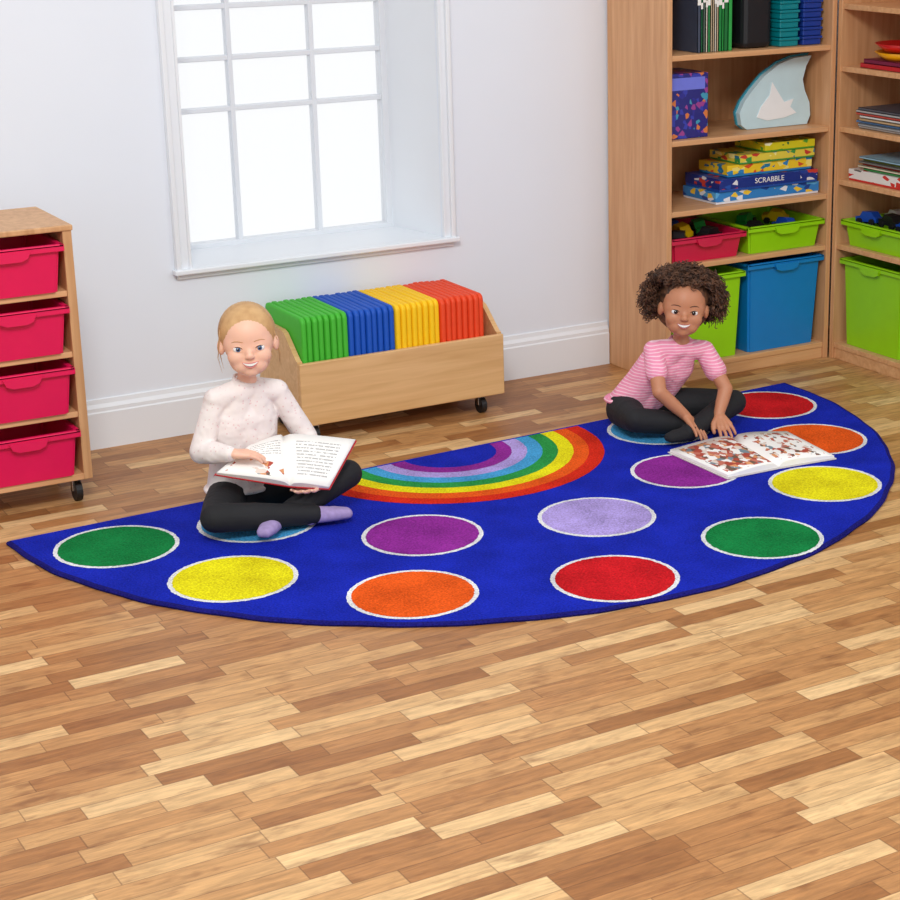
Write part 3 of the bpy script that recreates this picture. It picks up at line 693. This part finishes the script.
legm=mat('black_leggings',(20,20,24),.8,.2,12,.5,40)
skin1=mat('skin_fair',(238,188,162),.5,.03,12,sss=.12); skin2=mat('skin_brown',(190,128,94),.5,.03,12,sss=.1)
P1=dict(label='seated person in white spotted jumper and black leggings holding book',head=(1.993,5.165,.558),face=(-.34,-.93,.08),up=(-.04,0,1),hs=1.06,dt=.010,
 J=dict(pelvis=(1.975,5.235,.085),chest=(1.985,5.215,.315),neck=(1.992,5.193,.450),shR=(1.895,5.205,.388),shL=(2.088,5.20,.388),
  elR=(1.838,5.20,.238),wrR=(1.885,5.085,.254),elL=(2.165,5.18,.238),wrL=(2.150,5.04,.142),
  hipR=(1.915,5.21,.08),hipL=(2.035,5.21,.08),knR=(1.805,5.03,.085),knL=(2.265,5.10,.12),
  anR=(2.10,4.99,.052),toeR=(2.20,4.975,.042),anL=(1.985,5.01,.048),toeL=(1.92,4.94,.045)),
 hands=dict(R=dict(d=(.95,-.15,-.12),n=(0,0,-1),thumb_side=1,curl=(.2,.3,.3)),L=dict(d=(-.85,-.5,-.25),n=(.1,.1,1),thumb_side=1,curl=(.15,.25,.3))),
 skin=skin1,bare=False,sleeve=.97,loose=.006,hem=.015,topname='jumper',topmat=dots_mat('white_spotted_knit',(238,228,224),(220,166,170)),legmat=legm,
 sock=mat('lavender_sock',(160,140,186),.9,.15,60),iris=mat('iris_blue',(70,100,140),.2),brow=mat('brow_fair',(200,150,110),.8),lip=mat('lip_pink',(214,124,118),.4),lash=mat('lash_brown',(84,54,40),.7))
e1_,Mh1=mk_person(P1)
P2=dict(label='seated person in pink striped top leaning over open book',head=(3.567,5.178,.456),face=(-.5,-.84,.10),up=(.10,0,1),hs=1.03,dt=.008,
 J=dict(pelvis=(3.49,5.355,.085),chest=(3.555,5.265,.243),neck=(3.577,5.21,.345),shR=(3.488,5.245,.306),shL=(3.674,5.205,.288),
  elR=(3.450,5.15,.185),wrR=(3.535,5.115,.095),elL=(3.705,5.12,.165),wrL=(3.655,5.09,.085),
  hipR=(3.43,5.345,.08),hipL=(3.555,5.33,.08),knR=(3.385,5.20,.085),knL=(3.785,5.18,.09),
  anR=(3.60,5.13,.048),toeR=(3.68,5.12,.045),anL=(3.52,5.08,.048),toeL=(3.44,5.07,.045)),
 hands=dict(R=dict(d=(.25,-.75,-.55),n=(-.1,-.3,-1),thumb_side=1,curl=(.1,.2,.2),L=.11),L=dict(d=(-.1,-.8,-.5),n=(0,-.3,-1),thumb_side=-1,curl=(.1,.2,.2),L=.11)),
 skin=skin2,bare=True,sleeve=.26,loose=.006,hem=.03,topname='top',topmat=stripe_mat('pink_stripe_jersey',(240,150,180),(250,205,218),95,.3),legmat=legm,
 sock=mat('black_sock',(24,24,28),.9),iris=mat('iris_brown',(50,28,18),.2),brow=mat('brow_dark',(70,44,32),.8),lip=mat('lip_brown',(180,98,88),.4),lash=mat('lash_black',(16,12,10),.7))
e2_,Mh2=mk_person(P2)
def hairmat(name,c0,c1,sc,stretch=(1,1,1)):
    k=NT(name); tc=k.add('ShaderNodeTexCoord').outputs['Object']
    mp=k.add('ShaderNodeMapping',ins={0:tc,3:stretch})
    nz=k.add('ShaderNodeTexNoise',ins={'Vector':mp.outputs[0],'Scale':sc,'Detail':3.0})
    r=k.add('ShaderNodeMapRange',ins={0:nz.outputs[0],1:.35,2:.65})
    k.link(k.mix(r.outputs[0],lin(c0),lin(c1)),k.b.inputs['Base Color']); k.b.inputs['Roughness'].default_value=.5
    return k.m
t=bmesh.new()
hc=V((0,-.021,.029)); hr=V((.0790,.0900,.0845))
ell(t,hc,hr,u=48,v=32)
chain(t,[(V((0,-.10,.0)),.024),(V((.01,-.112,-.05)),.02),(V((.015,-.105,-.10)),.008)])
def hp(d,k=1.0): d=d.normalized(); return hc+V((d.x*hr.x,d.y*hr.y,d.z*hr.z))*k
for i in range(1100):
    ph=random.uniform(-1.8,1.8); back=random.choice([0,0,.25,.5])
    st=V((math.sin(ph),.68-.12*abs(ph)**1.5-back+random.uniform(-.03,.03),max(-.25,math.cos(ph)*.88))).normalized(); en=V((math.sin(ph)*.25,-1,.0+.1*math.cos(ph))).normalized()
    kk=random.uniform(1.0,1.018); pts=[]; wv=random.uniform(-.02,.02)
    for j in range(12):
        u=j/11; d=st.slerp(en,u)+V((wv*math.sin(u*3.1),0,0)); pts.append(hp(d,kk-(kk-.985)*(1-u)**3))
    tube(t,pts,[.0005+.0010*math.sin(math.pi*(j+1)/13) for j in range(12)],4)
for sg in (-1,1):
    for i in range(5):
        o=V((random.uniform(-.002,.002),random.uniform(-.012,.004),random.uniform(-.01,.01)))
        pts=[V((sg*.072,.010,.040))+o,V((sg*.0785,.004,.010))+o,V((sg*(.0810+random.uniform(0,.004)),-.004,-.020))+o*1.5,V((sg*(.076+random.uniform(0,.008)),-.010,-.045-random.uniform(0,.02)))+o*2]
        tube(t,pts,[.0008,.0010,.0008,.0003],5)
bmesh.ops.transform(t,matrix=Mh1,verts=t.verts[:])
fin('hair',t,hairmat('blonde_hair',(192,148,98),(210,168,116),30),e1_,smooth=True)
t=bmesh.new(); c2=V((0,-.03,.035))
ell(t,(0,-.026,.034),(.081,.09,.084)); ell(t,(0,-.055,.01),(.095,.06,.095))
cnt=0
while cnt<1900:
    d=V((random.gauss(0,1),random.gauss(0,1),random.gauss(0,1))).normalized()
    if d.z<-.66: continue
    if d.y>.34 and d.z<.46+.14*random.random() : continue
    if d.y>.10 and d.z<.25 and abs(d.x)<.86: continue
    R0=random.uniform(.55,.95); pts=[]; q=d.to_track_quat('Z','Y'); ph=random.uniform(0,6.28); rr=random.uniform(.004,.009); turns=random.uniform(1.5,3.2); droop=random.uniform(.0,.012); R1=random.uniform(.90,1.12)
    rad=V((.142,.118,.116))
    for j in range(16):
        u=j/15; k=R0+(R1-R0)*u
        base=c2+V((d.x*rad.x,d.y*rad.y,d.z*rad.z))*k-V((0,0,droop*u*u*2))
        if base.y>.078: base.y=.078
        pts.append(base+q@V((math.cos(ph+turns*6.28*u)*rr,math.sin(ph+turns*6.28*u)*rr,0)))
    tube(t,pts,.0015,4); cnt+=1
bmesh.ops.transform(t,matrix=Mh2,verts=t.verts[:])
fin('hair',t,hairmat('dark_curly_hair',(46,28,20),(112,74,50),60),e2_,smooth=True)
# ------------------------------------------------------------------ camera
f,th,ps_,ro=1890.83,.2927,.5541,-.0082
F=V((math.sin(ps_)*math.cos(th),math.cos(ps_)*math.cos(th),-math.sin(th))); Rr=V((math.cos(ps_),-math.sin(ps_),0)); Uu=Rr.cross(F)
R2=Rr*math.cos(ro)+Uu*math.sin(ro); U2=-Rr*math.sin(ro)+Uu*math.cos(ro)
cd=bpy.data.cameras.new('camera'); cam=link(bpy.data.objects.new('camera',cd))
cam.matrix_world=Matrix.Translation((0,0,1.9252))@Matrix((R2,U2,-F)).transposed().to_4x4()
cd.sensor_width=36; cd.lens=f/900*36; cd.shift_x=-143.96/900; cd.shift_y=-21.617/900; cd.clip_end=100
scene.camera=cam
# ------------------------------------------------------------------ light
w=bpy.data.worlds.new('world'); scene.world=w; w.use_nodes=True
bg=w.node_tree.nodes['Background']; bg.inputs[0].default_value=(.94,.97,1,1); bg.inputs[1].default_value=.74
def area(name,loc,tgt,size,power,col=(1,1,1)):
    l=bpy.data.lights.new(name,'AREA'); l.size=size; l.energy=power; l.color=col
    o=link(bpy.data.objects.new(name,l)); o.location=loc; o.rotation_euler=(V(tgt)-V(loc)).to_track_quat('-Z','Y').to_euler(); return o
area('softbox_key',(.6,1.8,3.8),(2.8,5,0),1.2,135,(1,.985,.96))
area('softbox_fill',(4.5,1.0,3.2),(3.0,4.6,.2),1.6,32)
